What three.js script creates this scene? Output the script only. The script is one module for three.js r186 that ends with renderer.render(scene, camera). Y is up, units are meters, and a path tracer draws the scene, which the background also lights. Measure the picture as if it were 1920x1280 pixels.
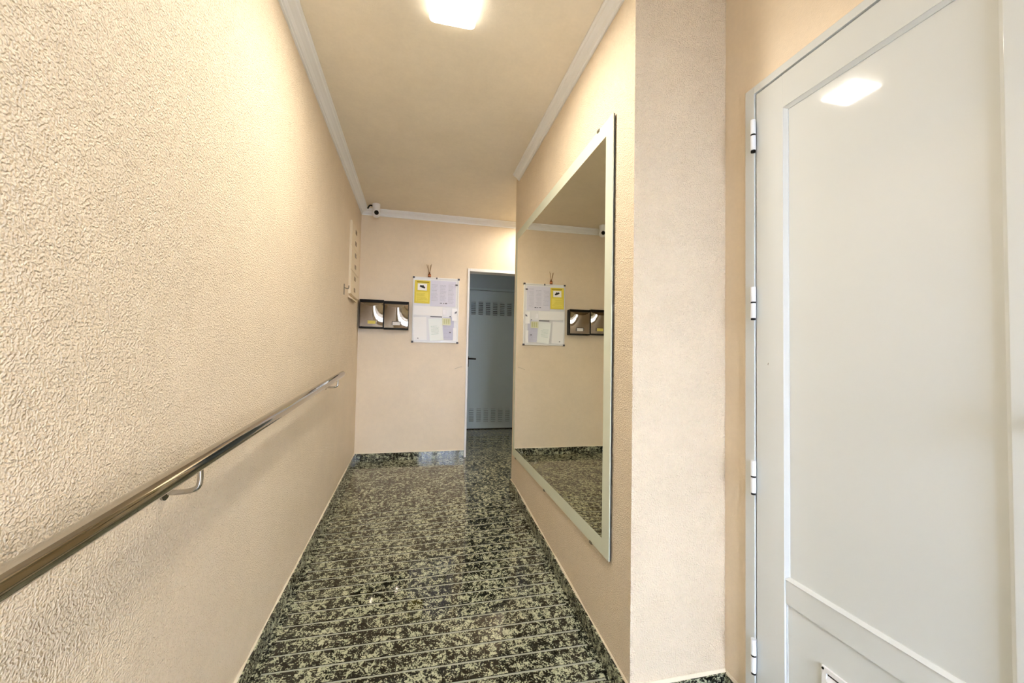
import * as THREE from 'three';
import { RoundedBoxGeometry } from 'three/addons/geometries/RoundedBoxGeometry.js';
import { mergeGeometries, toCreasedNormals } from 'three/addons/utils/BufferGeometryUtils.js';
import { RectAreaLightUniformsLib } from 'three/addons/lights/RectAreaLightUniformsLib.js';

// ------------------------------------------------------------------ camera, sky, exposure
// Corridor axes used below: x to the right, y up from the upper landing, s straight down the corridor (three's z = -s).
const scene = new THREE.Scene();
const camera = new THREE.PerspectiveCamera(2 * Math.atan(640 / 762.9) * 180 / Math.PI, 1.5, 0.02, 200);
const EYE = 1.09;
{
  const yaw = 13.295 * Math.PI / 180, pitch = 1.872 * Math.PI / 180, roll = 1.055 * Math.PI / 180;
  camera.rotation.order = 'YXZ';
  camera.position.set(0, EYE, 0);
  camera.rotation.set(pitch, -yaw, roll);
}
scene.background = new THREE.Color(0.70, 0.80, 1.0);
scene.backgroundIntensity = 10.5;
const renderer = new THREE.WebGLRenderer({ antialias: true });
renderer.toneMapping = THREE.LinearToneMapping;
renderer.toneMappingExposure = 3.15;
renderer.shadowMap.enabled = true;
RectAreaLightUniformsLib.init();
const LAMP = new THREE.Color(1.0, 0.935, 0.825), LAMP_POWER = 84;

// ------------------------------------------------------------------ measures
const XL = -0.569, XD = 1.155, SB = 4.333, CEIL = 2.54;
const xr = (s) => 0.763 + (s - 1.33) * 0.0091;             // the right wall runs very slightly out
const clamp = (v, a, b) => Math.min(b, Math.max(a, v));
const lerp = (a, b, t) => a + (b - a) * t;
function floorY(x, s) {                                     // ramp up to the landing, a little twisted
  const t = clamp((x - XL) / (0.77 - XL), 0, 1);
  const l = s >= 4.3 ? 0 : Math.max(-0.14, -0.0424 * (4.3 - s));
  const r = s >= 3.1 ? 0 : Math.max(-0.177, -0.0843 * (3.1 - s));
  return lerp(l, r, t);
}

// ------------------------------------------------------------------ seeded noise and textures
function rng(seed) { let a = seed >>> 0; return () => { a = (a + 0x6d2b79f5) >>> 0; let t = Math.imul(a ^ (a >>> 15), 1 | a); t = (t + Math.imul(t ^ (t >>> 7), 61 | t)) ^ t; return ((t ^ (t >>> 14)) >>> 0) / 4294967296; }; }
function tileNoise(seed, period) {                          // gradient noise that repeats every `period` cells
  const r = rng(seed), gx = new Float32Array(period * period), gy = new Float32Array(period * period);
  for (let i = 0; i < gx.length; i++) { const a = r() * Math.PI * 2; gx[i] = Math.cos(a); gy[i] = Math.sin(a); }
  return (x, y) => {
    const xf = Math.floor(x), yf = Math.floor(y), fx = x - xf, fy = y - yf;
    const x0 = ((xf % period) + period) % period, y0 = ((yf % period) + period) % period, x1 = (x0 + 1) % period, y1 = (y0 + 1) % period;
    const u = fx * fx * fx * (fx * (fx * 6 - 15) + 10), v = fy * fy * fy * (fy * (fy * 6 - 15) + 10);
    const a = gx[y0 * period + x0] * fx + gy[y0 * period + x0] * fy, b = gx[y0 * period + x1] * (fx - 1) + gy[y0 * period + x1] * fy;
    const c = gx[y1 * period + x0] * fx + gy[y1 * period + x0] * (fy - 1), d = gx[y1 * period + x1] * (fx - 1) + gy[y1 * period + x1] * (fy - 1);
    return 1.5 * (a + (b - a) * u + (c - a) * v + (a - b - c + d) * u * v);
  };
}
function dataTexture(n, metres, srgb, fn) {
  const d = new Uint8Array(n * n * 4);
  for (let j = 0; j < n; j++) for (let i = 0; i < n; i++) {
    const c = fn(i / n, j / n), o = (j * n + i) * 4;
    for (let k = 0; k < 3; k++) d[o + k] = clamp(Math.round((Array.isArray(c) ? c[k] : c) * 255), 0, 255);
    d[o + 3] = 255;
  }
  const t = new THREE.DataTexture(d, n, n, THREE.RGBAFormat);
  t.wrapS = t.wrapT = THREE.RepeatWrapping; t.magFilter = THREE.LinearFilter; t.minFilter = THREE.LinearMipmapLinearFilter; t.generateMipmaps = true;
  t.repeat.set(1 / metres, 1 / metres);
  if (srgb) t.colorSpace = THREE.SRGBColorSpace;
  t.needsUpdate = true;
  return t;
}
// sprayed stucco: short worm-like ridges and a fine grain
const stuccoBump = (() => {
  const w1 = tileNoise(11, 110), w2 = tileNoise(12, 110), a = tileNoise(13, 165), b = tileNoise(14, 420), c = tileNoise(15, 40), d = tileNoise(16, 100), e = tileNoise(17, 230);
  return dataTexture(2048, 1.3, false, (u, v) => {
    const du = 0.0024 * w1(u * 110, v * 110), dv = 0.0024 * w2(u * 110, v * 110);
    const n = a((u + du) * 165, (v + dv) * 165);
    const ridge = Math.pow(1 - Math.min(1, Math.abs(n) * 1.7), 1.8), q = clamp((e(u * 230, v * 230) + 0.05) / 0.5, 0, 1), fleck = q * q * (3 - 2 * q);
    return 0.15 + 0.26 * ridge * (0.7 + 0.6 * c(u * 40, v * 40)) + 0.24 * fleck + 0.05 * d(u * 100, v * 100) + 0.12 * b(u * 420, v * 420);
  });
})();
const stuccoTone = (() => {
  const a = tileNoise(21, 9), b = tileNoise(22, 40), c = tileNoise(23, 140);
  return dataTexture(512, 2.1, false, (u, v) => { const t = 0.955 + 0.03 * a(u * 9, v * 9) + 0.02 * b(u * 40, v * 40) + 0.02 * c(u * 140, v * 140); return [t, t, t - 0.004]; });
})();
const fineBump = (() => {
  const a = tileNoise(31, 120), b = tileNoise(32, 250);
  return dataTexture(512, 0.5, false, (u, v) => 0.5 + 0.25 * a(u * 120, v * 120) + 0.2 * b(u * 250, v * 250));
})();
// polished green-black granite with pale grey-green flakes
const graniteMaps = (() => {
  const w1 = tileNoise(41, 60), w2 = tileNoise(42, 60), a = tileNoise(43, 62), b = tileNoise(44, 130), c = tileNoise(45, 300), d = tileNoise(46, 14), e = tileNoise(47, 90), v1 = tileNoise(48, 80);
  return (n, metres, gain) => dataTexture(n, metres, true, (u, v) => {
    const du = 0.006 * w1(u * 60, v * 60), dv = 0.006 * w2(u * 60, v * 60), x = u + du, y = v + dv;
    const f = 0.46 * a(x * 62, y * 62) + 0.40 * b(x * 130, y * 130) + 0.52 * c(u * 300, v * 300) + 0.2 * d(u * 14, v * 14);
    let t = clamp(0.50 + f * 1.9, 0, 1);
    const vein = 1 - Math.min(1, Math.abs(v1(x * 80 + 3.1, y * 80)) * 5);          // thin black veins between the flakes
    t = clamp(t - 0.55 * vein * vein, 0, 1);
    const k = t * t * (3 - 2 * t), g = 0.5 + 0.5 * e(u * 90, v * 90);
    const dark = [0.075, 0.085, 0.07], pale = [0.64 + 0.12 * g, 0.66 + 0.09 * g, 0.54 + 0.09 * g];
    return [0, 1, 2].map((q) => gain * (dark[q] + (pale[q] - dark[q]) * k));
  });
})();
const graniteTex = graniteMaps(2048, 1.8, 1.0);

const std = (o) => new THREE.MeshStandardMaterial(o);
const phys = (o) => new THREE.MeshPhysicalMaterial(o);
const rgb = (r, g, b) => new THREE.Color().setRGB(r, g, b);
const WALL = rgb(0.85, 0.705, 0.518);
const M = {
  stucco: std({ color: WALL, map: stuccoTone, roughness: 0.5, bumpMap: stuccoBump, bumpScale: 0.0064 }),
  smooth: std({ color: WALL, map: stuccoTone, roughness: 0.42, bumpMap: fineBump, bumpScale: 0.0007 }),
  ceiling: std({ color: rgb(0.90, 0.81, 0.66), map: stuccoTone, roughness: 0.8, bumpMap: fineBump, bumpScale: 0.0008 }),
  granite: std({ color: 0xffffff, map: graniteTex, roughness: 0.055 }),
  groove: std({ color: rgb(0.37, 0.38, 0.30), roughness: 0.85 }),
  filler: std({ color: rgb(0.80, 0.70, 0.52), roughness: 0.8 }),
  scuff: std({ color: rgb(0.26, 0.21, 0.15), roughness: 0.9 }),
  plaster: std({ color: rgb(0.90, 0.90, 0.89), roughness: 0.55 }),
  lacquer: phys({ color: rgb(0.685, 0.705, 0.685), roughness: 0.04, bumpMap: fineBump, bumpScale: 0.00002 }),
  hinge: std({ color: rgb(0.86, 0.88, 0.9), roughness: 0.3 }),
  black: phys({ color: rgb(0.005, 0.0045, 0.004), roughness: 0.5, specularIntensity: 0.35 }),
  darkGap: std({ color: rgb(0.03, 0.03, 0.028), roughness: 0.7 }),
  chrome: std({ color: rgb(0.33, 0.295, 0.25), metalness: 1, roughness: 0.06 }),
  steel: std({ color: rgb(0.46, 0.435, 0.39), metalness: 1, roughness: 0.05 }),
  bronze: std({ color: rgb(0.13, 0.095, 0.055), metalness: 1, roughness: 0.25 }),
  mirror: std({ color: rgb(0.70, 0.685, 0.56), metalness: 1, roughness: 0.0 }),
  frosted: std({ color: rgb(0.66, 0.69, 0.555), roughness: 0.55 }),
  clip: std({ color: rgb(0.22, 0.19, 0.14), metalness: 0.6, roughness: 0.4 }),
  cream: std({ color: rgb(0.80, 0.68, 0.50), roughness: 0.5 }),
  window: std({ color: rgb(0.16, 0.11, 0.065), roughness: 0.25 }),
  board: std({ color: rgb(0.84, 0.85, 0.88), roughness: 0.3 }),
  alu: std({ color: rgb(0.8, 0.8, 0.8), metalness: 0.5, roughness: 0.4 }),
  storeroom: std({ color: rgb(0.58, 0.66, 0.69), roughness: 0.6 }),
  greyDoor: std({ color: rgb(0.66, 0.77, 0.79), roughness: 0.42 }),
  greyDark: std({ color: rgb(0.10, 0.125, 0.14), roughness: 0.6 }),
  whitePlastic: std({ color: rgb(0.85, 0.85, 0.85), roughness: 0.35 }),
  brownGlass: phys({ color: rgb(0.16, 0.055, 0.02), roughness: 0.12 }),
  orangeLabel: std({ color: rgb(0.5, 0.16, 0.05), roughness: 0.6 }),
  reed: std({ color: rgb(0.33, 0.2, 0.09), roughness: 0.8 }),
  glass: phys({ color: 0xffffff, transmission: 1, roughness: 0, thickness: 0, ior: 1.5 }),
  darkAlu: std({ color: rgb(0.06, 0.055, 0.05), roughness: 0.4, metalness: 0.3 }),
  glow: std({ color: rgb(0.9, 0.9, 0.88), emissive: rgb(1, 0.95, 0.86), emissiveIntensity: 1.6, roughness: 0.5 }),
  pavement: std({ color: rgb(0.36, 0.35, 0.34), roughness: 0.9 }),
  facade: std({ color: rgb(0.5, 0.46, 0.42), roughness: 0.9 }),
  magnet: std({ color: rgb(0.08, 0.08, 0.1), roughness: 0.4 }),
};

// ------------------------------------------------------------------ builders
const P3 = (x, y, s) => new THREE.Vector3(x, y, -s);
function metreUV(g) {                                       // uv in metres on the plane each face lies in
  if (g.index) g = g.toNonIndexed();
  const p = g.attributes.position, n = g.attributes.normal, uv = new Float32Array(p.count * 2);
  for (let f = 0; f < p.count; f += 3) {
    let ax = 0, ay = 0, az = 0;
    for (let k = 0; k < 3; k++) { ax += Math.abs(n.getX(f + k)); ay += Math.abs(n.getY(f + k)); az += Math.abs(n.getZ(f + k)); }
    for (let k = 0; k < 3; k++) {
      const i = f + k, x = p.getX(i), y = p.getY(i), z = p.getZ(i);
      const [u, v] = ax >= ay && ax >= az ? [z, y] : ay >= az ? [x, z] : [x, y];
      uv[2 * i] = u; uv[2 * i + 1] = v;
    }
  }
  g.setAttribute('uv', new THREE.BufferAttribute(uv, 2));
  return g;
}
function box(x0, x1, y0, y1, s0, s1, r = 0) {
  const w = x1 - x0, h = y1 - y0, d = s1 - s0, rr = Math.min(r, 0.49 * Math.min(w, h, d));
  let g = rr > 0 ? new RoundedBoxGeometry(w, h, d, 2, rr) : new THREE.BoxGeometry(w, h, d);
  g.translate((x0 + x1) / 2, (y0 + y1) / 2, -(s0 + s1) / 2);
  return metreUV(g);
}
const FACES = [[0, 1, 3, 2], [4, 6, 7, 5], [0, 4, 5, 1], [2, 3, 7, 6], [0, 2, 6, 4], [1, 5, 7, 3]];
function hull8(c) {                                         // corners ordered by bits (a, b, c) of a box; faces turned outwards
  const mid = c.reduce((m, v) => m.add(v), new THREE.Vector3()).multiplyScalar(1 / 8), pos = [];
  for (const f of FACES) {
    const q = f.map((i) => c[i]), n = new THREE.Vector3().subVectors(q[2], q[0]).cross(new THREE.Vector3().subVectors(q[3], q[1]));
    const fc = q.reduce((m, v) => m.add(v), new THREE.Vector3()).multiplyScalar(0.25);
    if (n.dot(fc.sub(mid)) < 0) q.reverse();
    for (const i of [0, 1, 2, 0, 2, 3]) pos.push(q[i].x, q[i].y, q[i].z);
  }
  const g = new THREE.BufferGeometry();
  g.setAttribute('position', new THREE.Float32BufferAttribute(pos, 3)); g.computeVertexNormals();
  return metreUV(g);
}
function cyl(x, y, s, r, h, axis = 'y', r2 = r, seg = 24) {
  const g = new THREE.CylinderGeometry(r2, r, h, seg);
  if (axis === 'x') g.rotateZ(Math.PI / 2);
  if (axis === 's') g.rotateX(-Math.PI / 2);
  g.translate(x, y, -s);
  return g.toNonIndexed();
}
function tube(points, r, seg = 24, rad = 12) {
  return new THREE.TubeGeometry(new THREE.CatmullRomCurve3(points, false, 'centripetal'), seg, r, rad, false).toNonIndexed();
}
const clean = (g) => { const o = g.index ? g.toNonIndexed() : g; for (const k of Object.keys(o.attributes)) if (!['position', 'normal', 'uv'].includes(k)) o.deleteAttribute(k); return o; };
const merge = (list) => (list.length === 1 ? list[0] : mergeGeometries(list.map(clean)));
const taken = {};
const numbered = (n) => { const k = taken[n] = (taken[n] ?? -1) + 1; return k ? `${n}_${String(k).padStart(3, '0')}` : n; };
function info(o, label, category, group, kind) { o.userData = { label, category }; if (group) o.userData.group = group; if (kind) o.userData.kind = kind; return o; }
function thing(name, label, category, base, group, kind) {
  const o = new THREE.Group(); o.name = numbered(name); o.position.copy(P3(...base)); scene.add(o); o.updateMatrixWorld(true);
  return info(o, label, category, group, kind);
}
function part(name, geos, mat, parent, label) {             // geometry is given in the scene's axes
  const g = merge([].concat(geos)), at = parent.getWorldPosition(new THREE.Vector3());
  g.translate(-at.x, -at.y, -at.z);
  const m = new THREE.Mesh(g, mat); m.name = name; m.castShadow = m.receiveShadow = true;
  if (label) m.userData.label = label;
  parent.add(m); m.updateMatrixWorld(true);
  return m;
}
function solo(name, geos, mat, label, category, group, kind) {
  const g = merge([].concat(geos)); g.computeBoundingBox();
  const b = g.boundingBox, at = new THREE.Vector3((b.min.x + b.max.x) / 2, b.min.y, (b.min.z + b.max.z) / 2);
  g.translate(-at.x, -at.y, -at.z);
  const m = new THREE.Mesh(g, mat); m.name = numbered(name); m.position.copy(at); m.castShadow = m.receiveShadow = true; scene.add(m); m.updateMatrixWorld(true);
  return info(m, label, category, group, kind);
}
const structure = (name, geos, mat, label, category) => solo(name, geos, mat, label, category, null, 'structure');

// ------------------------------------------------------------------ shell of the place
const LOW = -0.3;
structure('wall_left', box(XL - 0.16, XL, LOW, CEIL, -1.5, SB), M.stucco, 'long cream stucco wall carrying the steel handrail', 'wall');
structure('wall_right', hull8([P3(xr(1.33), LOW, 1.33), P3(xr(3.242), LOW, 3.242), P3(xr(1.33), CEIL, 1.33), P3(xr(3.242), CEIL, 3.242), P3(2.7, LOW, 1.33), P3(2.7, LOW, 3.242), P3(2.7, CEIL, 1.33), P3(2.7, CEIL, 3.242)]),
  M.stucco, 'cream stucco wall carrying the mirror, its end face beside the white door', 'wall');
const DO = { s0: 0.40, s1: 1.217, top: EYE + 0.963, bottom: -0.2 };       // opening of the white door
structure('wall_door_side', [box(XD, XD + 0.16, LOW, CEIL, DO.s1, 1.33), box(XD, XD + 0.16, DO.top, CEIL, DO.s0, DO.s1), box(XD, XD + 0.16, LOW, DO.bottom, DO.s0, DO.s1), box(XD, XD + 0.16, LOW, CEIL, -1.5, DO.s0)],
  M.smooth, 'tan wall around the white panelled door', 'wall');
const BD = { x0: 0.523, x1: 1.34, top: 2.007 };
const wallBack = structure('wall_back', [box(XL - 0.16, BD.x0, LOW, CEIL, SB, SB + 0.12), box(BD.x0, BD.x1, BD.top, CEIL, SB, SB + 0.12), box(BD.x1, 2.7, LOW, CEIL, SB, SB + 0.12)],
  M.smooth, 'cream end wall with letter boxes, notice board and a dark doorway', 'wall');
part('scratch', tube([P3(0.404, 0.930, SB - 0.0003), P3(0.425, 0.938, SB - 0.0003), P3(0.45, 0.947, SB - 0.0003), P3(0.482, 0.955, SB - 0.0003)], 0.0013, 12, 5), M.scuff, wallBack, 'thin grey scratch');
structure('wall_passage_end', box(2.7, 2.82, LOW, CEIL, 1.33, SB + 0.12), M.smooth, 'cream end wall of the side passage behind the mirror wall', 'wall');
const EO = { x0: 0.08, x1: 1.06, top: 2.02 };
structure('wall_front', [box(XL - 0.16, EO.x0, LOW, CEIL, -1.62, -1.5), box(EO.x1, XD + 0.16, LOW, CEIL, -1.62, -1.5), box(EO.x0, EO.x1, EO.top, CEIL, -1.62, -1.5)], M.smooth, 'cream street wall around the glazed entrance door', 'wall');
structure('wall_storeroom_left', [box(-0.3, -0.2, LOW, CEIL, SB + 0.12, 5.1), box(-0.3, -0.2, LOW, 1.85, 5.1, 5.35), box(-0.3, -0.2, 2.05, CEIL, 5.1, 5.35), box(-0.3, -0.2, LOW, CEIL, 5.35, 6.1)], M.storeroom, 'pale grey wall with a small window inside the dark back room', 'wall');
structure('wall_storeroom_right', box(1.8, 1.9, LOW, CEIL, SB + 0.12, 6.1), M.storeroom, 'pale grey right side wall inside the dark back room', 'wall');
structure('wall_storeroom_back', [box(-0.2, 0.66, LOW, CEIL, 5.93, 6.1), box(1.49, 1.8, LOW, CEIL, 5.93, 6.1), box(0.66, 1.49, 2.05, CEIL, 5.93, 6.1), box(0.66, 1.49, LOW, 2.05, 6.02, 6.1)], M.storeroom, 'pale grey far wall around the grey louvred door', 'wall');
structure('ceiling', box(XL - 0.16, 2.82, CEIL, CEIL + 0.15, -1.62, 6.1), M.ceiling, 'flat beige ceiling with a square lamp', 'ceiling');
solo('pavement', box(-8, 8, -0.5, -0.31, -14, -1.63), M.pavement, 'grey street pavement outside the entrance door', 'pavement', null, 'structure');

// floor: one polished sheet; the ramp has narrow rough grooves cut across it, their beds are parts
{
  const gx0 = XL + 0.042, gx1 = 0.735, xs = [XL - 0.1, XL, gx0];
  for (let i = 1; i < 9; i++) xs.push(lerp(gx0, gx1, i / 9));
  xs.push(gx1, 0.80, 1.2, 1.9, 2.75);
  const grooves = [];
  for (let s = 3.05; s > 0.98; s -= 0.0835) grooves.push(s);
  const ss = [-1.62, -0.8, 0, 0.6, 0.9];
  for (const s of [...grooves].reverse()) ss.push(s - 0.0055, s + 0.0055, s + 0.042);
  ss.push(3.2, 3.5, 3.8, 4.1, 4.3, 4.7, 5.3, 6.1);
  const DEEP = 0.0022, low = (i, j) => { const s = (ss[j] + ss[j + 1]) / 2, x = (xs[i] + xs[i + 1]) / 2; return x > gx0 && x < gx1 && grooves.some((g) => Math.abs(g - s) < 0.005); };
  const pos = [], nor = [], uv = [];
  const push = (a, b, c, d, n, uvs) => { for (const k of [0, 1, 2, 0, 2, 3]) { const p = [a, b, c, d][k]; pos.push(p.x, p.y, p.z); const m = n[k] ?? n; nor.push(m.x, m.y, m.z); uv.push(...uvs[k]); } };
  const nrm = (x, s) => { const e = 0.05; return new THREE.Vector3(-(floorY(x + e, s) - floorY(x - e, s)) / (2 * e), 1, (floorY(x, s + e) - floorY(x, s - e)) / (2 * e)).normalize(); };
  const beds = {};
  for (let j = 0; j + 1 < ss.length; j++) for (let i = 0; i + 1 < xs.length; i++) {
    const q = [[xs[i], ss[j]], [xs[i + 1], ss[j]], [xs[i + 1], ss[j + 1]], [xs[i], ss[j + 1]]];
    if (low(i, j)) { (beds[j] ??= []).push([xs[i], xs[i + 1], ss[j], ss[j + 1]]); 
      const up = q.map(([x, s]) => P3(x, floorY(x, s), s)), dn = q.map(([x, s]) => P3(x, floorY(x, s) - DEEP, s));
      push(dn[0], dn[1], up[1], up[0], new THREE.Vector3(0, 0, -1), q.map(([x, s]) => [x, s]));
      push(dn[3], up[3], up[2], dn[2], new THREE.Vector3(0, 0, 1), q.map(([x, s]) => [x, s]));
      continue; }
    const v = q.map(([x, s]) => P3(x, floorY(x, s), s));
    push(v[0], v[1], v[2], v[3], q.map(([x, s]) => nrm(x, s)), q.map(([x, s]) => [x, s]));
  }
  const top = new THREE.BufferGeometry();
  top.setAttribute('position', new THREE.Float32BufferAttribute(pos, 3)); top.setAttribute('normal', new THREE.Float32BufferAttribute(nor, 3)); top.setAttribute('uv', new THREE.Float32BufferAttribute(uv, 2));
  const under = box(XL - 0.1, 2.75, -0.32, -0.2, -1.62, 6.1);
  const floor = structure('floor', [top, under], M.granite, 'polished green-black granite ramp and landing with cut grooves', 'floor');
  for (const cells of Object.values(beds)) part('groove', cells.map(([x0, x1, s0, s1]) => hull8([P3(x0, floorY(x0, s0) - DEEP - 0.004, s0), P3(x0, floorY(x0, s1) - DEEP - 0.004, s1), P3(x0, floorY(x0, s0) - DEEP, s0), P3(x0, floorY(x0, s1) - DEEP, s1), P3(x1, floorY(x1, s0) - DEEP - 0.004, s0), P3(x1, floorY(x1, s1) - DEEP - 0.004, s1), P3(x1, floorY(x1, s0) - DEEP, s0), P3(x1, floorY(x1, s1) - DEEP, s1)])), M.groove, floor);
}

// ------------------------------------------------------------------ granite skirting, laid in pieces that follow the ramp
function skirting(name, label, a, b, inward, len = 0.42, bead = 0.0055, h = 0.075, t = 0.012) {   // a, b: [x, s] ends on the wall; inward: [x, s] unit vector into the room
  const root = thing(name, label, 'baseboard', [(a[0] + b[0]) / 2, floorY((a[0] + b[0]) / 2, (a[1] + b[1]) / 2), (a[1] + b[1]) / 2], null, 'structure');
  const total = Math.hypot(b[0] - a[0], b[1] - a[1]), n = Math.max(1, Math.round(total / len)), r = rng(name.length * 77 + 5);
  for (let k = 0; k < n; k++) {
    const f0 = k / n + 0.0007 / total, f1 = (k + 1) / n - 0.0007 / total, tt = t + r() * 0.0012, dh = (r() - 0.5) * 0.002;
    const c = [];
    for (const out of [0, 1]) for (const up of [0, 1]) for (const f of [f0, f1]) {
      const x = lerp(a[0], b[0], f), s = lerp(a[1], b[1], f), y = floorY(x + inward[0] * 0.01, s);
      c.push(P3(x + inward[0] * tt * out, up ? y + h + dh : y - 0.004, s + inward[1] * tt * out));
    }
    part('skirting_tile', hull8(c), M.granite, root);
  }
  const cells = [], m = Math.max(6, Math.round(total / 0.05));       // uneven bead of cream filler along the top
  const rad = (k) => bead * (0.75 + 0.5 * ((Math.sin(k * 12.9898 + name.length) * 43758.5453) % 1 + 1) % 1);
  for (let k = 0; k < m; k++) {
    const c = [];
    for (const out of [0, 1]) for (const up of [0, 1]) for (const f of [k / m, (k + 1) / m]) {
      const w = rad(Math.round(f * m)), x = lerp(a[0], b[0], f), s = lerp(a[1], b[1], f), y = floorY(x + inward[0] * 0.01, s) + h - 0.001;
      c.push(P3(x + inward[0] * (out ? (up ? w * 0.25 : w * 0.8) : 0.0001), y + (up ? w * 1.2 : 0), s + inward[1] * (out ? (up ? w * 0.25 : w * 0.8) : 0.0001)));
    }
    cells.push(hull8(c));
  }
  part('filler_bead', cells, M.filler, root, 'cream filler line along the top');
}
skirting('baseboard_left', 'dark granite skirting along the handrail wall', [XL, -1.5], [XL, SB], [1, 0]);
skirting('baseboard_right', 'dark granite skirting under the mirror', [xr(1.33), 1.318], [xr(3.242), 3.254], [-1, 0]);
skirting('baseboard_back', 'dark granite skirting below the letter boxes and notice board', [XL + 0.013, SB], [BD.x0 - 0.002, SB], [0, -1], 0.36);
skirting('baseboard_back_passage', 'dark granite skirting in the side passage', [BD.x1 + 0.03, SB], [2.7, SB], [0, -1]);
skirting('baseboard_end', 'dark granite skirting at the foot of the wall end beside the white door', [xr(1.33) - 0.012, 1.33], [XD, 1.33], [0, -1], 0.42, 0.007);
skirting('baseboard_door_side', 'short granite skirting between wall corner and white door frame', [XD, 1.318], [XD, DO.s1 + 0.004], [-1, 0], 0.2);
skirting('baseboard_door_near', 'dark granite skirting between white door and entrance', [XD, DO.s0 - 0.004], [XD, -1.5], [-1, 0]);

// ------------------------------------------------------------------ cornice mouldings
function cornice(name, label, a, b, inward, drop = 0.055, proj = 0.064) {
  const prof = [[0, 0], [proj, 0], [proj, -0.009], [proj * 0.86, -0.012], [proj * 0.80, -0.02], [proj * 0.62, -0.024], [proj * 0.42, -0.031], [proj * 0.30, -0.04], [proj * 0.27, -0.044], [proj * 0.14, -0.046], [proj * 0.14, -drop], [0, -drop]];
  const pos = [], add = (p, q, r2) => pos.push(p.x, p.y, p.z, q.x, q.y, q.z, r2.x, r2.y, r2.z);
  const at = (e, [o, d]) => P3(e[0] + inward[0] * o, CEIL + d, e[1] + inward[1] * o);
  const A = prof.map((p) => at(a, p)), B = prof.map((p) => at(b, p)), n = prof.length;
  const ca = A.reduce((m, v) => m.add(v), new THREE.Vector3()).multiplyScalar(1 / n), cb = B.reduce((m, v) => m.add(v), new THREE.Vector3()).multiplyScalar(1 / n);
  const mid = ca.clone().add(cb).multiplyScalar(0.5);
  const tri = (p, q, r2) => { const nn = q.clone().sub(p).cross(r2.clone().sub(p)), c = p.clone().add(q).add(r2).multiplyScalar(1 / 3); nn.dot(c.sub(mid)) < 0 ? add(p, r2, q) : add(p, q, r2); };
  for (let i = 0; i < n; i++) { const k = (i + 1) % n; tri(A[i], B[i], B[k]); tri(A[i], B[k], A[k]); tri(ca, A[i], A[k]); tri(cb, B[k], B[i]); }
  const g = new THREE.BufferGeometry(); g.setAttribute('position', new THREE.Float32BufferAttribute(pos, 3)); g.computeVertexNormals();
  structure(name, metreUV(g), M.plaster, label, 'cornice');
}
cornice('trim_1', 'white cornice between handrail wall and ceiling', [XL, -1.5], [XL, SB], [1, 0]);
cornice('trim_2', 'white cornice above the mirror, cut off short of the wall corner', [xr(1.33), 1.33], [xr(3.14), 3.14], [-1, 0], 0.05, 0.054);
cornice('trim_3', 'white cornice above the letter boxes and notice board', [XL, SB], [2.7, SB], [0, -1], 0.058);

// doorway lining in the back wall
{
  const t = thing('trim_4', 'pale metal lining of the dark doorway', 'door frame', [(BD.x0 + BD.x1) / 2, 0, SB], null, 'structure');
  part('jamb', box(BD.x0, BD.x0 + 0.022, 0, BD.top, SB - 0.008, SB + 0.128, 0.003), M.whitePlastic, t);
  part('jamb', box(BD.x1 - 0.022, BD.x1, 0, BD.top, SB - 0.008, SB + 0.128, 0.003), M.whitePlastic, t);
  part('head', box(BD.x0 + 0.022, BD.x1 - 0.022, BD.top - 0.03, BD.top, SB - 0.008, SB + 0.128, 0.003), M.whitePlastic, t);
}

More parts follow.
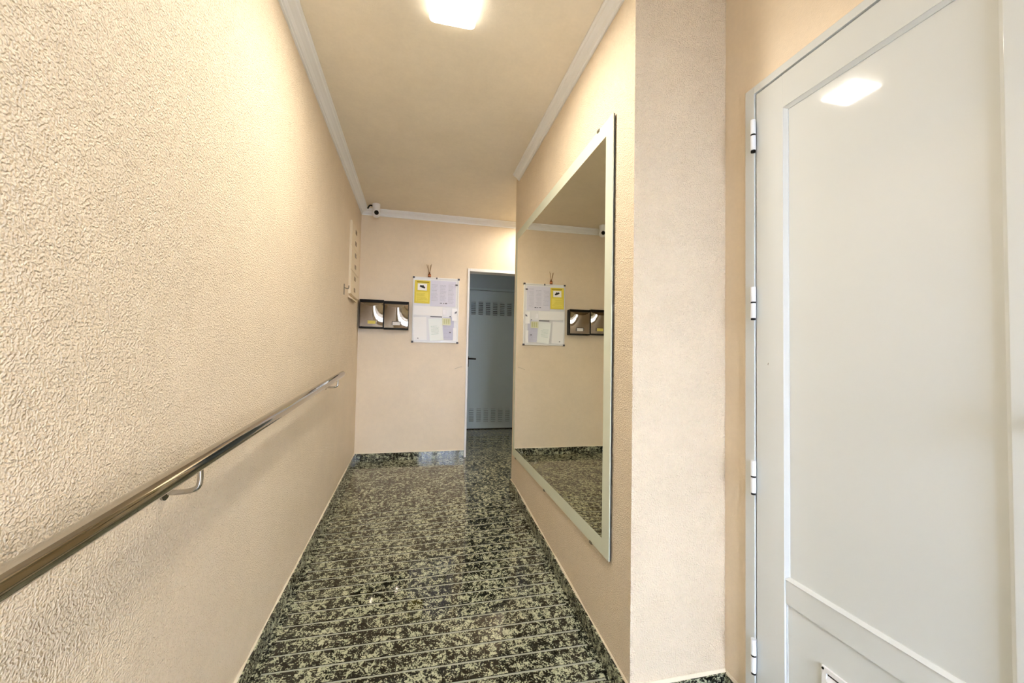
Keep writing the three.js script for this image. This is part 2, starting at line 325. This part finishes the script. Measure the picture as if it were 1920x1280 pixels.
// ------------------------------------------------------------------ white panelled door on the right
{
  const xF = 1.140, xL = 1.1445, xP = 1.1575, floorD = floorY(XD, 0.8) + 0.006;
  const s1 = 1.172, s0 = 0.445, yTop = EYE + 0.931, gap = 0.005;         // leaf edges
  const d = thing('door_1', 'glossy off-white panelled door with four hinges and a lower vent grille', 'door', [XD, floorD, (s0 + s1) / 2], null, 'structure');
  part('frame', [box(xF, XD + 0.05, floorD - 0.01, DO.top - 0.0005, s1 + gap, DO.s1 - 0.0005, 0.0012), box(xF, XD + 0.05, floorD - 0.01, DO.top - 0.0005, DO.s0 + 0.0005, s0 - gap, 0.0012), box(xF, XD + 0.05, yTop + gap, DO.top - 0.0005, s0 - gap, s1 + gap, 0.0012)], M.lacquer, d);
  part('stop', [box(XD + 0.045, XD + 0.09, floorD - 0.01, DO.top - 0.002, DO.s0 + 0.001, DO.s1 - 0.001)], M.darkGap, d);
  const sa = 1.066, sb = 0.558, ya = EYE + 0.822, ym1 = EYE - 0.688, ym0 = EYE - 0.762, yb = floorD + 0.10;
  const leaf = part('leaf', [
    box(xL, XD + 0.04, floorD, yTop, sa, s1, 0.001), box(xL, XD + 0.04, floorD, yTop, s0, sb, 0.002),
    box(xL, XD + 0.04, ya, yTop, sb, sa), box(xL + 0.004, XD + 0.04, ym0, ym1, sb, sa, 0.001), box(xL, XD + 0.04, floorD, yb, sb, sa)], M.lacquer, d);
  part('panel', box(xP, XD + 0.03, ym1, ya, sb, sa), M.lacquer, d);
  part('panel', box(xP - 0.003, XD + 0.03, yb, ym0, sb, sa), M.lacquer, d);
  // glazing beads: a sloping ring round each panel
  const bead = (y0, y1, f, p, w) => {
    const o = [[sb, y0], [sa, y0], [sa, y1], [sb, y1]], i = [[sb + w, y0 + w], [sa - w, y0 + w], [sa - w, y1 - w], [sb + w, y1 - w]];
    return o.map((_, k) => { const n = (k + 1) % 4, c = []; for (const [q, x] of [[o, f + 0.0015], [i, p - 0.003]]) for (const e of [k, n]) for (const back of [0, 1]) c.push(P3(back ? p + 0.002 : x, q[e][1], q[e][0])); return hull8(c); });
  };
  part('bead', bead(ym1, ya, xL, xP, 0.0095), M.lacquer, leaf);
  part('bead', bead(yb, ym0, xL + 0.006, xP - 0.003, 0.004), M.lacquer, leaf);
  for (const y of [0.785, 0.196, -0.40, -0.996]) {
    const h = 0.108, yc = EYE + y, hg = part('hinge', [cyl(1.1335, yc + h / 4 + 0.0015, 1.1745, 0.0085, h / 2 - 0.003), cyl(1.1335, yc - h / 4 - 0.0015, 1.1745, 0.0085, h / 2 - 0.003)], M.hinge, d, 'white hinge with black rings');
    part('ring', [cyl(1.1335, yc, 1.1745, 0.0078, 0.005), cyl(1.1335, yc - h / 2 - 0.003, 1.1745, 0.0075, 0.008)], M.black, hg);
  }
  part('scratch', tube([P3(xL, 1.079, 1.124), P3(xL, 1.072, 1.1255)], 0.0011, 4, 5), M.scuff, d, 'tiny dark scratch');
  const v = { s0: 0.60, s1: 0.951, y0: EYE - 1.09, y1: EYE - 0.866 };
  const gr = part('vent_frame', [box(xP - 0.009, xP - 0.002, v.y0, v.y1, v.s1 - 0.014, v.s1, 0.001), box(xP - 0.009, xP - 0.002, v.y0, v.y1, v.s0, v.s0 + 0.014, 0.001), box(xP - 0.009, xP - 0.002, v.y1 - 0.013, v.y1, v.s0 + 0.014, v.s1 - 0.014), box(xP - 0.009, xP - 0.002, v.y0, v.y0 + 0.013, v.s0 + 0.014, v.s1 - 0.014)], M.whitePlastic, d);
  part('vent_back', box(xP - 0.0035, xP - 0.002, v.y0 + 0.013, v.y1 - 0.013, v.s0 + 0.014, v.s1 - 0.014), M.darkGap, d);
  for (let k = 0; k < 8; k++) { const y = v.y1 - 0.027 - k * 0.0245; part('slat', hull8([P3(xP - 0.011, y - 0.009, v.s0 + 0.014), P3(xP - 0.011, y - 0.009, v.s1 - 0.014), P3(xP - 0.004, y + 0.006, v.s0 + 0.014), P3(xP - 0.004, y + 0.006, v.s1 - 0.014), P3(xP - 0.009, y - 0.010, v.s0 + 0.014), P3(xP - 0.009, y - 0.010, v.s1 - 0.014), P3(xP - 0.0035, y + 0.003, v.s0 + 0.014), P3(xP - 0.0035, y + 0.003, v.s1 - 0.014)]), M.whitePlastic, gr); }
  for (const [s, y] of [[v.s1 - 0.005, v.y1 - 0.006], [v.s0 + 0.005, v.y1 - 0.006], [v.s1 - 0.005, v.y0 + 0.006], [v.s0 + 0.005, v.y0 + 0.006]]) part('screw', cyl(xP - 0.0098, y, s, 0.0035, 0.002, 'x', 0.0035, 12), M.black, gr);
  const knob = new THREE.LatheGeometry([[0, 0], [0.026, 0], [0.026, 0.006], [0.011, 0.009], [0.010, 0.028], [0.022, 0.038], [0.025, 0.050], [0.018, 0.060], [0, 0.063]].map(([a, b]) => new THREE.Vector2(a, b)), 32); knob.rotateZ(Math.PI / 2); knob.translate(xL, 0.98, -0.487);
  part('knob', toCreasedNormals(knob, 0.6), M.steel, d, 'round steel door knob');
}

// ------------------------------------------------------------------ louvred grey door in the back room
{
  const f = 5.9, x0 = 0.69, x1 = 1.46;
  const d = thing('door_2', 'plain grey metal door with two rows of louvre slots beyond the dark doorway', 'door', [(x0 + x1) / 2, 0, f], null, 'structure');
  part('frame', [box(x0 - 0.04, x0 - 0.004, 0, 2.06, f - 0.01, f + 0.08, 0.003), box(x1 + 0.004, x1 + 0.04, 0, 2.06, f - 0.01, f + 0.08, 0.003), box(x0 - 0.004, x1 + 0.004, 2.03, 2.06, f - 0.01, f + 0.08)], M.greyDoor, d);
  part('leaf', box(x0, x1, 0.012, 2.024, f, f + 0.04, 0.004), M.greyDoor, d);
  part('threshold', box(x0, x1, 0, 0.010, f + 0.002, f + 0.08), M.darkGap, d);
  for (const yc of [1.763, 0.205]) for (let k = 0; k < 6; k++) {
    const xc = 0.807 + k * 0.1075, v = part('louvre_slot', box(xc - 0.032, xc + 0.032, yc - 0.095, yc + 0.095, f - 0.0015, f + 0.001), M.greyDark, d);
    const slats = [];
    for (let q = 0; q < 7; q++) { const y = yc - 0.081 + q * 0.027; slats.push(hull8([P3(xc - 0.033, y - 0.006, f - 0.020), P3(xc + 0.033, y - 0.006, f - 0.020), P3(xc - 0.033, y + 0.012, f - 0.003), P3(xc + 0.033, y + 0.012, f - 0.003), P3(xc - 0.033, y - 0.008, f - 0.018), P3(xc + 0.033, y - 0.008, f - 0.018), P3(xc - 0.033, y + 0.009, f - 0.001), P3(xc + 0.033, y + 0.009, f - 0.001)])); }
    part('slats', slats, M.greyDoor, v);
  }
  const h = part('handle', [box(0.722, 0.752, 0.905, 1.055, f - 0.008, f, 0.003)], M.black, d, 'black lever handle');
  part('lever', tube([P3(0.737, 1.023, f - 0.006), P3(0.737, 1.023, f - 0.045), P3(0.75, 1.023, f - 0.052), P3(0.85, 1.020, f - 0.052)], 0.010), M.black, h);
}
{
  const w = thing('window_1', 'small window lighting the dark back room', 'window', [-0.25, 1.85, 5.225], null, 'structure');
  part('window_frame', [box(-0.29, -0.21, 1.85, 1.88, 5.1, 5.35), box(-0.29, -0.21, 2.02, 2.05, 5.1, 5.35), box(-0.29, -0.21, 1.88, 2.02, 5.1, 5.13), box(-0.29, -0.21, 1.88, 2.02, 5.32, 5.35)], M.alu, w);
  part('pane', box(-0.253, -0.249, 1.88, 2.02, 5.13, 5.32), M.glass, w);
}

// ------------------------------------------------------------------ glazed entrance behind the camera: the daylight comes in here
{
  const b = floorY(0.5, -1.5), d = thing('door_3', 'glazed entrance door with dark aluminium frame to the street', 'door', [(EO.x0 + EO.x1) / 2, b, -1.56], null, 'structure');
  const xs = [EO.x0, EO.x0 + 0.42, EO.x1];
  part('frame', [box(EO.x0, EO.x0 + 0.05, b, EO.top, -1.6, -1.52, 0.003), box(EO.x1 - 0.05, EO.x1, b, EO.top, -1.6, -1.52, 0.003), box(EO.x0 + 0.05, EO.x1 - 0.05, EO.top - 0.06, EO.top, -1.6, -1.52), box(EO.x0 + 0.05, EO.x1 - 0.05, b, b + 0.1, -1.6, -1.52), box(xs[1] - 0.045, xs[1] + 0.045, b + 0.1, EO.top - 0.06, -1.6, -1.52, 0.003)], M.darkAlu, d);
  part('pane', box(EO.x0 + 0.05, xs[1] - 0.045, b + 0.1, EO.top - 0.06, -1.563, -1.557), M.glass, d);
  part('pane', box(xs[1] + 0.045, EO.x1 - 0.05, b + 0.1, EO.top - 0.06, -1.563, -1.557), M.glass, d);
  for (let k = 0; k < 7; k++) { const x = EO.x0 + 0.12 + k * 0.125; if (Math.abs(x - xs[1]) > 0.05) part('grille_bar', cyl(x, (b + EO.top) / 2, -1.535, 0.009, EO.top - b - 0.12), M.darkAlu, d); }
  part('pull_bar', tube([P3(xs[1] + 0.02, 0.8, -1.522), P3(xs[1] + 0.02, 0.81, -1.48), P3(xs[1] + 0.02, 0.86, -1.47), P3(xs[1] + 0.02, 1.2, -1.47), P3(xs[1] + 0.02, 1.25, -1.48), P3(xs[1] + 0.02, 1.26, -1.522)], 0.012, 40), M.steel, d);
}

// ------------------------------------------------------------------ ceiling lamps
function roundedPlate(x, s, size, r, y0, y1) {
  const h = size / 2, sh = new THREE.Shape();
  sh.moveTo(-h + r, -h); sh.lineTo(h - r, -h); sh.quadraticCurveTo(h, -h, h, -h + r); sh.lineTo(h, h - r); sh.quadraticCurveTo(h, h, h - r, h); sh.lineTo(-h + r, h); sh.quadraticCurveTo(-h, h, -h, h - r); sh.lineTo(-h, -h + r); sh.quadraticCurveTo(-h, -h, -h + r, -h);
  const bv = Math.min(0.008, (y1 - y0) / 3);
  const g = new THREE.ExtrudeGeometry(sh, { depth: y1 - y0 - 2 * bv, bevelEnabled: true, bevelThickness: bv, bevelSize: bv, bevelOffset: -bv, bevelSegments: 3, curveSegments: 8 });
  g.rotateX(-Math.PI / 2); g.translate(x, y0 + bv, -s);
  return g;
}
function ceilingLamp(x, s, label, power) {
  const l = thing('ceiling_lamp', label, 'lamp', [x, CEIL - 0.034, s], 'square ceiling lamps');
  part('base', roundedPlate(x, s, 0.17, 0.025, CEIL - 0.012, CEIL - 0.0005), M.whitePlastic, l);
  part('diffuser', roundedPlate(x, s, 0.196, 0.028, CEIL - 0.034, CEIL - 0.012), M.glow, l);
  const a = new THREE.RectAreaLight(LAMP, power, 0.165, 0.165);
  a.name = 'ceiling_lamp_light'; a.position.copy(P3(x, CEIL - 0.0365, s)); a.rotation.x = -Math.PI / 2; scene.add(a);
}
ceilingLamp(0.118, 1.642, 'glowing square lamp on the ceiling between handrail and mirror', LAMP_POWER);
ceilingLamp(1.28, 3.95, 'glowing square lamp on the ceiling of the side passage', LAMP_POWER * 0.75);

// ------------------------------------------------------------------ handrail
{
  const X = -0.497, yAt = (s) => EYE - 0.336 + 0.0587 * s, s0 = -0.75, s1 = 3.06;
  const h = thing('handrail', 'long polished steel tube handrail rising along the left stucco wall', 'handrail', [XL, yAt(1.2) - 0.1, 1.2]);
  const rail = part('rail', new THREE.TubeGeometry(new THREE.LineCurve3(P3(X, yAt(s0), s0), P3(X, yAt(s1), s1)), 4, 0.0205, 40, false).toNonIndexed(), M.steel, h);
  for (const [s, sg] of [[s0, -1], [s1, 1]]) {
    const g = new THREE.SphereGeometry(0.0205, 32, 12, 0, Math.PI * 2, 0, Math.PI / 2); g.scale(1, 0.35, 1); g.rotateX(sg > 0 ? -Math.PI / 2 : Math.PI / 2); g.translate(X, yAt(s), -s);
    part('end_cap', g, M.steel, rail);
  }
  for (const s of [-0.6, 1.135, 2.90]) {
    const y = yAt(s) - 0.019, br = part('bracket', tube([P3(X, y, s), P3(X, y - 0.03, s), P3(X - 0.004, y - 0.043, s - 0.001), P3(X - 0.018, y - 0.05, s - 0.002), P3(XL + 0.002, y - 0.052, s - 0.004)], 0.0062, 32), M.steel, h);
    part('wall_plate', cyl(XL + 0.002, y - 0.052, s - 0.004, 0.017, 0.006, 'x'), M.steel, br);
  }
}

// ------------------------------------------------------------------ mirror with a frosted border
{
  const N = [0.7505, 1.475], F = [0.7725, 3.19], len = Math.hypot(F[0] - N[0], F[1] - N[1]), u = [(F[0] - N[0]) / len, (F[1] - N[1]) / len], nx = [-u[1], u[0]];
  const y0 = EYE - 0.797, y1 = EYE + 0.983, bw = 0.064;
  const pt = (t, y, d) => P3(N[0] + u[0] * t + nx[0] * d, y, N[1] + u[1] * t + nx[1] * d);
  const slab = (t0, t1, ya, yb, d0, d1) => { const c = []; for (const t of [t0, t1]) for (const y of [ya, yb]) for (const d of [d0, d1]) c.push(pt(t, y, d)); return hull8(c); };
  const m = thing('wall_mirror', 'large wall mirror with a frosted pale green border on the right wall', 'mirror', [(N[0] + F[0]) / 2, y0, (N[1] + F[1]) / 2]);
  part('mirror_glass', slab(bw, len - bw, y0 + bw, y1 - bw, -0.004, 0), M.mirror, m);
  for (const q of [[0, len, y1 - bw, y1], [0, len, y0, y0 + bw], [0, bw, y0 + bw, y1 - bw], [len - bw, len, y0 + bw, y1 - bw]]) part('frosted_border', slab(q[0], q[1], q[2], q[3], -0.004, 0), M.frosted, m);
  part('backing', slab(0.001, len - 0.001, y0 + 0.001, y1 - 0.001, -0.0085, -0.0042), M.darkGap, m);
  for (const [t, y] of [[0.14, y1], [0.17, y0], [0.85, y0], [1.60, y0]]) part('clip', [slab(t - 0.011, t + 0.011, y - 0.006, y + 0.004, -0.0088, 0.0035)], M.clip, m);
}

// ------------------------------------------------------------------ letter boxes on the end wall
function letterBox(x0, x1, y0, y1, label, plate) {
  const b = thing('letter_box', label, 'letter box', [(x0 + x1) / 2, y0, SB], 'pair of letter boxes on the end wall');
  const w = x1 - x0, D = 0.085, f = SB - D;
  part('case', [box(x0, x1, y1 - 0.027, y1, f - 0.012, SB - 0.001, 0.002), box(x0, x1, y0, y0 + 0.014, f - 0.004, SB - 0.001, 0.002), box(x0, x0 + 0.004, y0 + 0.014, y1 - 0.022, f, SB - 0.001), box(x1 - 0.004, x1, y0 + 0.014, y1 - 0.022, f, SB - 0.001), box(x0 + 0.006, x1 - 0.006, y0 + 0.014, y1 - 0.022, SB - 0.02, SB - 0.001)], M.black, b);
  part('slot_plate', box(x0 + 0.006, x1 - 0.006, y0 + 0.11, y1 - 0.022, f + 0.006, f + 0.010), M.bronze, b);
  // front flap: bulges most at its hollowed upper edge and lies flat at the foot
  const n = 28, mrows = 16, X0 = x0 + 0.007, X1 = x1 - 0.007, Y0 = y0 + 0.016, pos = [], idx = [];
  for (const back of [0, 1]) for (let j = 0; j <= mrows; j++) for (let i = 0; i <= n; i++) {
    const q = i / n * 2 - 1, t = j / mrows, top = y1 - 0.026 - 0.040 * Math.cos(q * Math.PI / 2);
    const bulge = 0.030 * Math.pow(t, 1.2) * (1 - q * q) + 0.004;
    const p = P3(lerp(X0, X1, i / n), lerp(Y0, top, t), f - bulge + back * 0.003); pos.push(p.x, p.y, p.z);
  }
  const W = n + 1, off = W * (mrows + 1);
  for (let j = 0; j < mrows; j++) for (let i = 0; i < n; i++) { const a = j * W + i; idx.push(a, a + 1, a + W + 1, a, a + W + 1, a + W, a + off, a + off + W + 1, a + off + 1, a + off, a + off + W, a + off + W + 1); }
  for (let i = 0; i < n; i++) { const a = mrows * W + i; idx.push(a, a + 1, a + 1 + off, a, a + 1 + off, a + off); }
  const g = new THREE.BufferGeometry(); g.setAttribute('position', new THREE.Float32BufferAttribute(pos, 3)); g.setIndex(idx); g.setAttribute('uv', new THREE.Float32BufferAttribute(new Float32Array(pos.length / 3 * 2), 2)); g.computeVertexNormals();
  const flap = part('front_flap', toCreasedNormals(g, 0.7), M.chrome, b);
  const xc = (x0 + x1) / 2 + 0.004, yp = y0 + 0.062;
  part('name_frame', [box(xc - 0.044, xc + 0.044, yp + 0.013, yp + 0.019, f - 0.018, f - 0.009), box(xc - 0.044, xc - 0.037, yp - 0.018, yp + 0.013, f - 0.018, f - 0.009), box(xc + 0.037, xc + 0.044, yp - 0.018, yp + 0.013, f - 0.018, f - 0.009)], plate.frame, flap);
  part('name_card', box(xc - 0.037, xc + 0.037, yp - 0.018, yp + 0.013, f - 0.0165, f - 0.009), plate.card, flap);
}
letterBox(XL + 0.018, -0.3205, 1.328, 1.613, 'polished steel letter box with a yellow name card, beside the wall corner', { frame: M.chrome, card: std({ color: rgb(0.74, 0.62, 0.12), roughness: 0.6 }) });
letterBox(-0.3195, -0.078, 1.322, 1.606, 'polished steel letter box with a white name card, beside the notice board', { frame: M.darkAlu, card: std({ color: rgb(0.82, 0.81, 0.8), roughness: 0.6 }) });

// ------------------------------------------------------------------ notice board with papers
const NB = { x0: -0.043, x1: 0.432, y0: EYE + 0.110, y1: EYE + 0.792, f: SB - 0.022 };
{
  const b = thing('notice_board', 'white framed notice board with dark corner caps on the end wall', 'notice board', [(NB.x0 + NB.x1) / 2, NB.y0, SB]);
  part('panel', box(NB.x0 + 0.01, NB.x1 - 0.01, NB.y0 + 0.01, NB.y1 - 0.01, NB.f + 0.004, SB - 0.001), M.board, b);
  for (const q of [[NB.x0, NB.x0 + 0.014, NB.y0, NB.y1], [NB.x1 - 0.014, NB.x1, NB.y0, NB.y1], [NB.x0 + 0.014, NB.x1 - 0.014, NB.y0, NB.y0 + 0.014], [NB.x0 + 0.014, NB.x1 - 0.014, NB.y1 - 0.014, NB.y1]]) part('frame_bar', box(q[0], q[1], q[2], q[3], NB.f, SB - 0.001, 0.002), M.whitePlastic, b);
  for (const x of [NB.x0 + 0.006, NB.x1 - 0.006]) for (const y of [NB.y0 + 0.006, NB.y1 - 0.006]) part('corner_cap', box(x - 0.011, x + 0.011, y - 0.010, y + 0.010, NB.f - 0.003, SB - 0.001, 0.003), M.magnet, b);
  part('top_clip', box(0.19, 0.204, NB.y1 - 0.016, NB.y1 + 0.002, NB.f - 0.004, NB.f + 0.002, 0.001), M.magnet, b);
}
function canvas(w, h, draw) {
  const c = document.createElement('canvas'); c.width = w; c.height = h; const g = c.getContext('2d'); draw(g, w, h);
  const t = new THREE.CanvasTexture(c); t.colorSpace = THREE.SRGBColorSpace; t.anisotropy = 4; return t;
}
function lines(g, r, x, y, w, n, step, col, th) { g.fillStyle = col; for (let k = 0; k < n; k++) { let q = x; const end = x + w * (0.7 + 0.3 * r()); while (q < end) { const ww = 3 + r() * 12; g.fillRect(q, y + k * step, Math.min(ww, end - q), th); q += ww + 3; } } }
let layer = 0;
function paper(name, label, u0, u1, v0, v1, tilt, draw, opt = {}) {       // u, v: fractions of the board, v from its top
  const W = NB.x1 - NB.x0, H = NB.y1 - NB.y0, w = (u1 - u0) * W, h = (v1 - v0) * H, xc = NB.x0 + (u0 + u1) / 2 * W, yc = NB.y1 - (v0 + v1) / 2 * H;
  const n = 8, g = new THREE.BoxGeometry(w, h, 0.0006, n, n, 1), p = g.attributes.position, curl = opt.curl ?? 0.003;
  for (let i = 0; i < p.count; i++) { const b = p.getX(i) / w * 2, a = p.getY(i) / h * 2; p.setZ(i, p.getZ(i) + curl * (b * b * 0.5 + (a < 0 ? a * a : 0) * 0.6)); }
  g.computeVertexNormals(); g.rotateZ(tilt); layer += 0.0009; g.translate(xc, yc, -(NB.f + 0.0028 - layer));
  const px = 220 / 0.2, tex = canvas(Math.round(w * px), Math.round(h * px), draw);
  const m = std({ map: tex, roughness: 0.7 }), white = std({ color: rgb(0.82, 0.83, 0.86), roughness: 0.7 });
  const at = new THREE.Vector3(xc, yc - h / 2, -(NB.f - layer)); g.translate(-at.x, -at.y, -at.z);
  const mesh = new THREE.Mesh(g, [white, white, white, white, m, white]); mesh.name = numbered(name); mesh.position.copy(at); mesh.castShadow = mesh.receiveShadow = true; scene.add(mesh);
  return info(mesh, label, opt.category ?? 'paper', opt.group);
}
const fill = (c) => (g, w, h) => { g.fillStyle = c; g.fillRect(0, 0, w, h); };
paper('printed_notice', 'pale lilac printed sheet with three text columns, right of the yellow sign', 0.375, 0.93, 0.045, 0.44, 0, (g, w, h) => {
  fill('#dfdff0')(g, w, h); const r = rng(5);
  lines(g, r, w * 0.04, h * 0.16, w * 0.26, 12, h * 0.055, '#b3b4c6', 4); lines(g, r, w * 0.37, h * 0.16, w * 0.27, 12, h * 0.055, '#aeb0c4', 4); lines(g, r, w * 0.70, h * 0.10, w * 0.22, 16, h * 0.05, '#b6b8ca', 4);
  g.fillStyle = '#5a5c6c'; g.fillRect(w * 0.38, h * 0.86, w * 0.08, 7); g.fillRect(w * 0.50, h * 0.865, w * 0.05, 7); g.fillRect(w * 0.58, h * 0.86, w * 0.08, 9);
});
paper('printed_notice', 'lilac sheet with a faint table at the lower right of the board', 0.66, 0.90, 0.60, 0.95, 0, (g, w, h) => { fill('#d3d5ea')(g, w, h); const r = rng(6); lines(g, r, w * 0.1, h * 0.4, w * 0.7, 10, h * 0.055, '#b9bcd4', 3); });
paper('white_sheet', 'blank white landscape sheet below the yellow sign', 0.022, 0.645, 0.445, 0.585, -0.012, (g, w, h) => { fill('#fbfbfc')(g, w, h); });
paper('white_sheet', 'blank white square note beside the landscape sheet', 0.655, 0.74, 0.49, 0.565, 0, fill('#f4f4fa'));
paper('white_sheet', 'large blank white sheet leaning in the lower corner of the board', 0.03, 0.31, 0.615, 0.965, 0.05, (g, w, h) => { fill('#fcfcfd')(g, w, h); });
paper('handwritten_sheet', 'tilted white sheet with rows of faint green handwriting', 0.365, 0.66, 0.625, 0.965, 0.10, (g, w, h) => {
  fill('#f5fbfa')(g, w, h); const r = rng(9); for (let k = 0; k < 7; k++) lines(g, r, w * 0.14, h * (0.34 + 0.06 * k), w * 0.62, 1, 4, '#a9c4c0', 3);
}, { curl: 0.005 });
paper('small_card', 'small cream and green card at the right of the tilted sheet', 0.645, 0.83, 0.615, 0.725, 0, (g, w, h) => { fill('#dfe0c2')(g, w, h); g.fillStyle = '#c9cc9c'; for (let k = 0; k < 3; k++) g.fillRect(w * (0.16 + 0.26 * k), h * 0.15, w * 0.17, h * 0.7); });
paper('white_slip', 'white slip with a dark scribble at the board edge', 0.855, 0.965, 0.465, 0.655, 0, (g, w, h) => { fill('#fafafd')(g, w, h); g.strokeStyle = '#70758a'; g.lineWidth = 6; g.beginPath(); g.moveTo(w * 0.55, h * 0.42); g.lineTo(w * 0.95, h * 0.22); g.moveTo(w * 0.5, h * 0.3); g.lineTo(w * 0.9, h * 0.38); g.stroke(); });
paper('white_slip', 'blank white slip in the lower corner beside the doorway', 0.885, 0.965, 0.765, 0.965, 0, fill('#fafafd'));
paper('warning_sign', 'yellow camera surveillance sign with a black camera picture', 0.035, 0.365, 0.055, 0.405, -0.01, (g, w, h) => {
  fill('#e9d54e')(g, w, h); const r = rng(8);
  g.fillStyle = '#9c8a20'; g.fillRect(w * 0.14, h * 0.045, w * 0.78, h * 0.05);
  g.fillStyle = '#ffffff'; g.fillRect(w * 0.18, h * 0.13, w * 0.62, h * 0.31); g.strokeStyle = '#b9a530'; g.lineWidth = 2; g.strokeRect(w * 0.18, h * 0.13, w * 0.62, h * 0.31);
  g.fillStyle = '#14140f'; g.save(); g.translate(w * 0.5, h * 0.28); g.rotate(0.36); g.fillRect(-w * 0.17, -h * 0.045, w * 0.30, h * 0.085); g.fillRect(w * 0.13, -h * 0.03, w * 0.05, h * 0.06); g.fillRect(-w * 0.04, -h * 0.075, w * 0.1, h * 0.04); g.restore();
  g.fillStyle = '#f3e36a'; g.fillRect(w * 0.1, h * 0.5, w * 0.8, h * 0.42);
  lines(g, r, w * 0.14, h * 0.56, w * 0.72, 7, h * 0.055, '#b59f28', 3);
}, { category: 'sign', curl: 0.001 });
{
  const W = NB.x1 - NB.x0, H = NB.y1 - NB.y0, labels = ['dark magnet holding the landscape sheet above the tilted sheet', 'dark magnet above the small cream card', 'dark magnet on the scribbled slip', 'dark magnet on the lower lilac sheet', 'dark magnet at the foot of the large leaning sheet', 'dark magnet at the upper right board edge'];
  [[0.50, 0.603, 0.02], [0.815, 0.592, 0.007], [0.945, 0.52, 0.008], [0.82, 0.835, 0.008], [0.13, 0.935, 0.006], [0.94, 0.10, 0.012]].forEach(([u, v, r], i) => {
    const x = NB.x0 + u * W, y = NB.y1 - v * H;
    solo('board_magnet', i === 0 ? box(x - 0.055, x + 0.065, y - 0.003, y + 0.004, NB.f - 0.014, NB.f - 0.004, 0.002) : box(x - r, x + r, y - r * 0.6, y + r * 0.6, NB.f - 0.013, NB.f - 0.002, 0.002), M.magnet, i === 0 ? 'thin dark magnetic bar across the middle of the notice board' : labels[i], 'magnet', 'magnets on the notice board');
  });
}

// ------------------------------------------------------------------ reed diffuser on the board's upper edge
{
  const x = 0.121, y = NB.y1, s = SB - 0.014;
  const d = thing('reed_diffuser', 'little brown bottle with wooden reeds on top of the notice board', 'diffuser', [x, y, s]);
  const pr = [[0, 0], [0.0135, 0], [0.015, 0.002], [0.015, 0.033], [0.013, 0.037], [0.0075, 0.041], [0.0075, 0.049], [0.0085, 0.05], [0.0085, 0.054], [0, 0.054]].map(([a, b]) => new THREE.Vector2(a, b));
  const bt = part('bottle', toCreasedNormals(new THREE.LatheGeometry(pr, 28).translate(x, y, -s), 0.6), M.brownGlass, d);
  part('label_band', cyl(x, y + 0.018, s, 0.0154, 0.017), M.orangeLabel, bt);
  for (const [dx, ds, hh] of [[-0.030, 0.003, 0.135], [-0.016, -0.008, 0.128], [0.019, -0.004, 0.142], [0.011, 0.006, 0.13]]) part('reed', tube([P3(x - dx * 0.12, y + 0.012, s), P3(x + dx, y + hh, s + ds)], 0.0021, 2, 7), M.reed, d);
}

// ------------------------------------------------------------------ surveillance camera in the corner
{
  const x = -0.410, s = 4.15, y = CEIL;
  const c = thing('security_camera', 'small white surveillance camera hanging in the ceiling corner', 'camera', [x, y - 0.14, s]);
  part('mount', cyl(x, y - 0.029, s, 0.034, 0.057, 'y', 0.038), M.whitePlastic, c);
  const head = new THREE.SphereGeometry(0.0375, 32, 20); head.scale(1, 1.05, 1); head.translate(x, y - 0.094, -s);
  const h = part('head', [head.toNonIndexed(), cyl(x, y - 0.07, s, 0.030, 0.03)], M.whitePlastic, c);
  const lens = cyl(0, 0, 0, 0.021, 0.012, 's'); lens.rotateX(-0.12); lens.translate(x + 0.006, y - 0.094, -(s - 0.036)); part('lens', lens, M.black, h);
  part('cable', tube([P3(x - 0.03, y - 0.02, s), P3(x - 0.06, y - 0.014, s + 0.01), P3(x - 0.085, y - 0.03, s + 0.05)], 0.0075, 16), M.black, c);
}

// ------------------------------------------------------------------ shallow wall cabinet near the corner
{
  const s0 = 3.66, s1 = 4.13, y0 = EYE + 0.495, y1 = EYE + 1.125, f = XL + 0.013, n = 3, hh = (y1 - y0) / n;
  const c = thing('wall_cabinet', 'flat cream cabinet of three stacked doors with dark slots on the handrail wall', 'cabinet', [XL, y0, (s0 + s1) / 2]);
  part('body', box(XL, f, y0, y1, s0, s1), M.cream, c);
  for (let k = 0; k < n; k++) {
    const a = y0 + k * hh + 0.003, b = y0 + (k + 1) * hh - 0.003, d = part('cabinet_door', box(f, f + 0.006, a, b, s0 + 0.004, s1 - 0.004, 0.002), M.cream, c);
    for (const fy of [0.27, 0.77]) part('slot', box(f + 0.006, f + 0.0085, lerp(a, b, fy) - 0.018, lerp(a, b, fy) + 0.018, 3.845, 3.92, 0.001), M.window, d, 'dark slot');
  }
  part('lip', hull8([P3(XL, y0 - 0.03, s0 + 0.01), P3(XL, y0 - 0.03, s1 - 0.12), P3(XL, y0 - 0.012, s0 + 0.01), P3(XL, y0 - 0.012, s1 - 0.12), P3(f + 0.02, y0 - 0.045, s0 + 0.01), P3(f + 0.02, y0 - 0.045, s1 - 0.12), P3(f + 0.02, y0 - 0.035, s0 + 0.01), P3(f + 0.02, y0 - 0.035, s1 - 0.12)]), M.cream, c);
  const k = thing('wall_hook', 'small dark metal hook beside the flat cream cabinet', 'hook', [XL, EYE + 0.455, 3.45]);
  part('plate', box(XL, XL + 0.005, EYE + 0.455, EYE + 0.54, 3.44, 3.462, 0.001), M.clip, k);
  part('arm', tube([P3(XL + 0.003, EYE + 0.512, 3.452), P3(XL + 0.022, EYE + 0.505, 3.455), P3(XL + 0.034, EYE + 0.508, 3.457), P3(XL + 0.036, EYE + 0.53, 3.458)], 0.004, 20, 8), M.clip, k);
}

renderer.render(scene, camera);
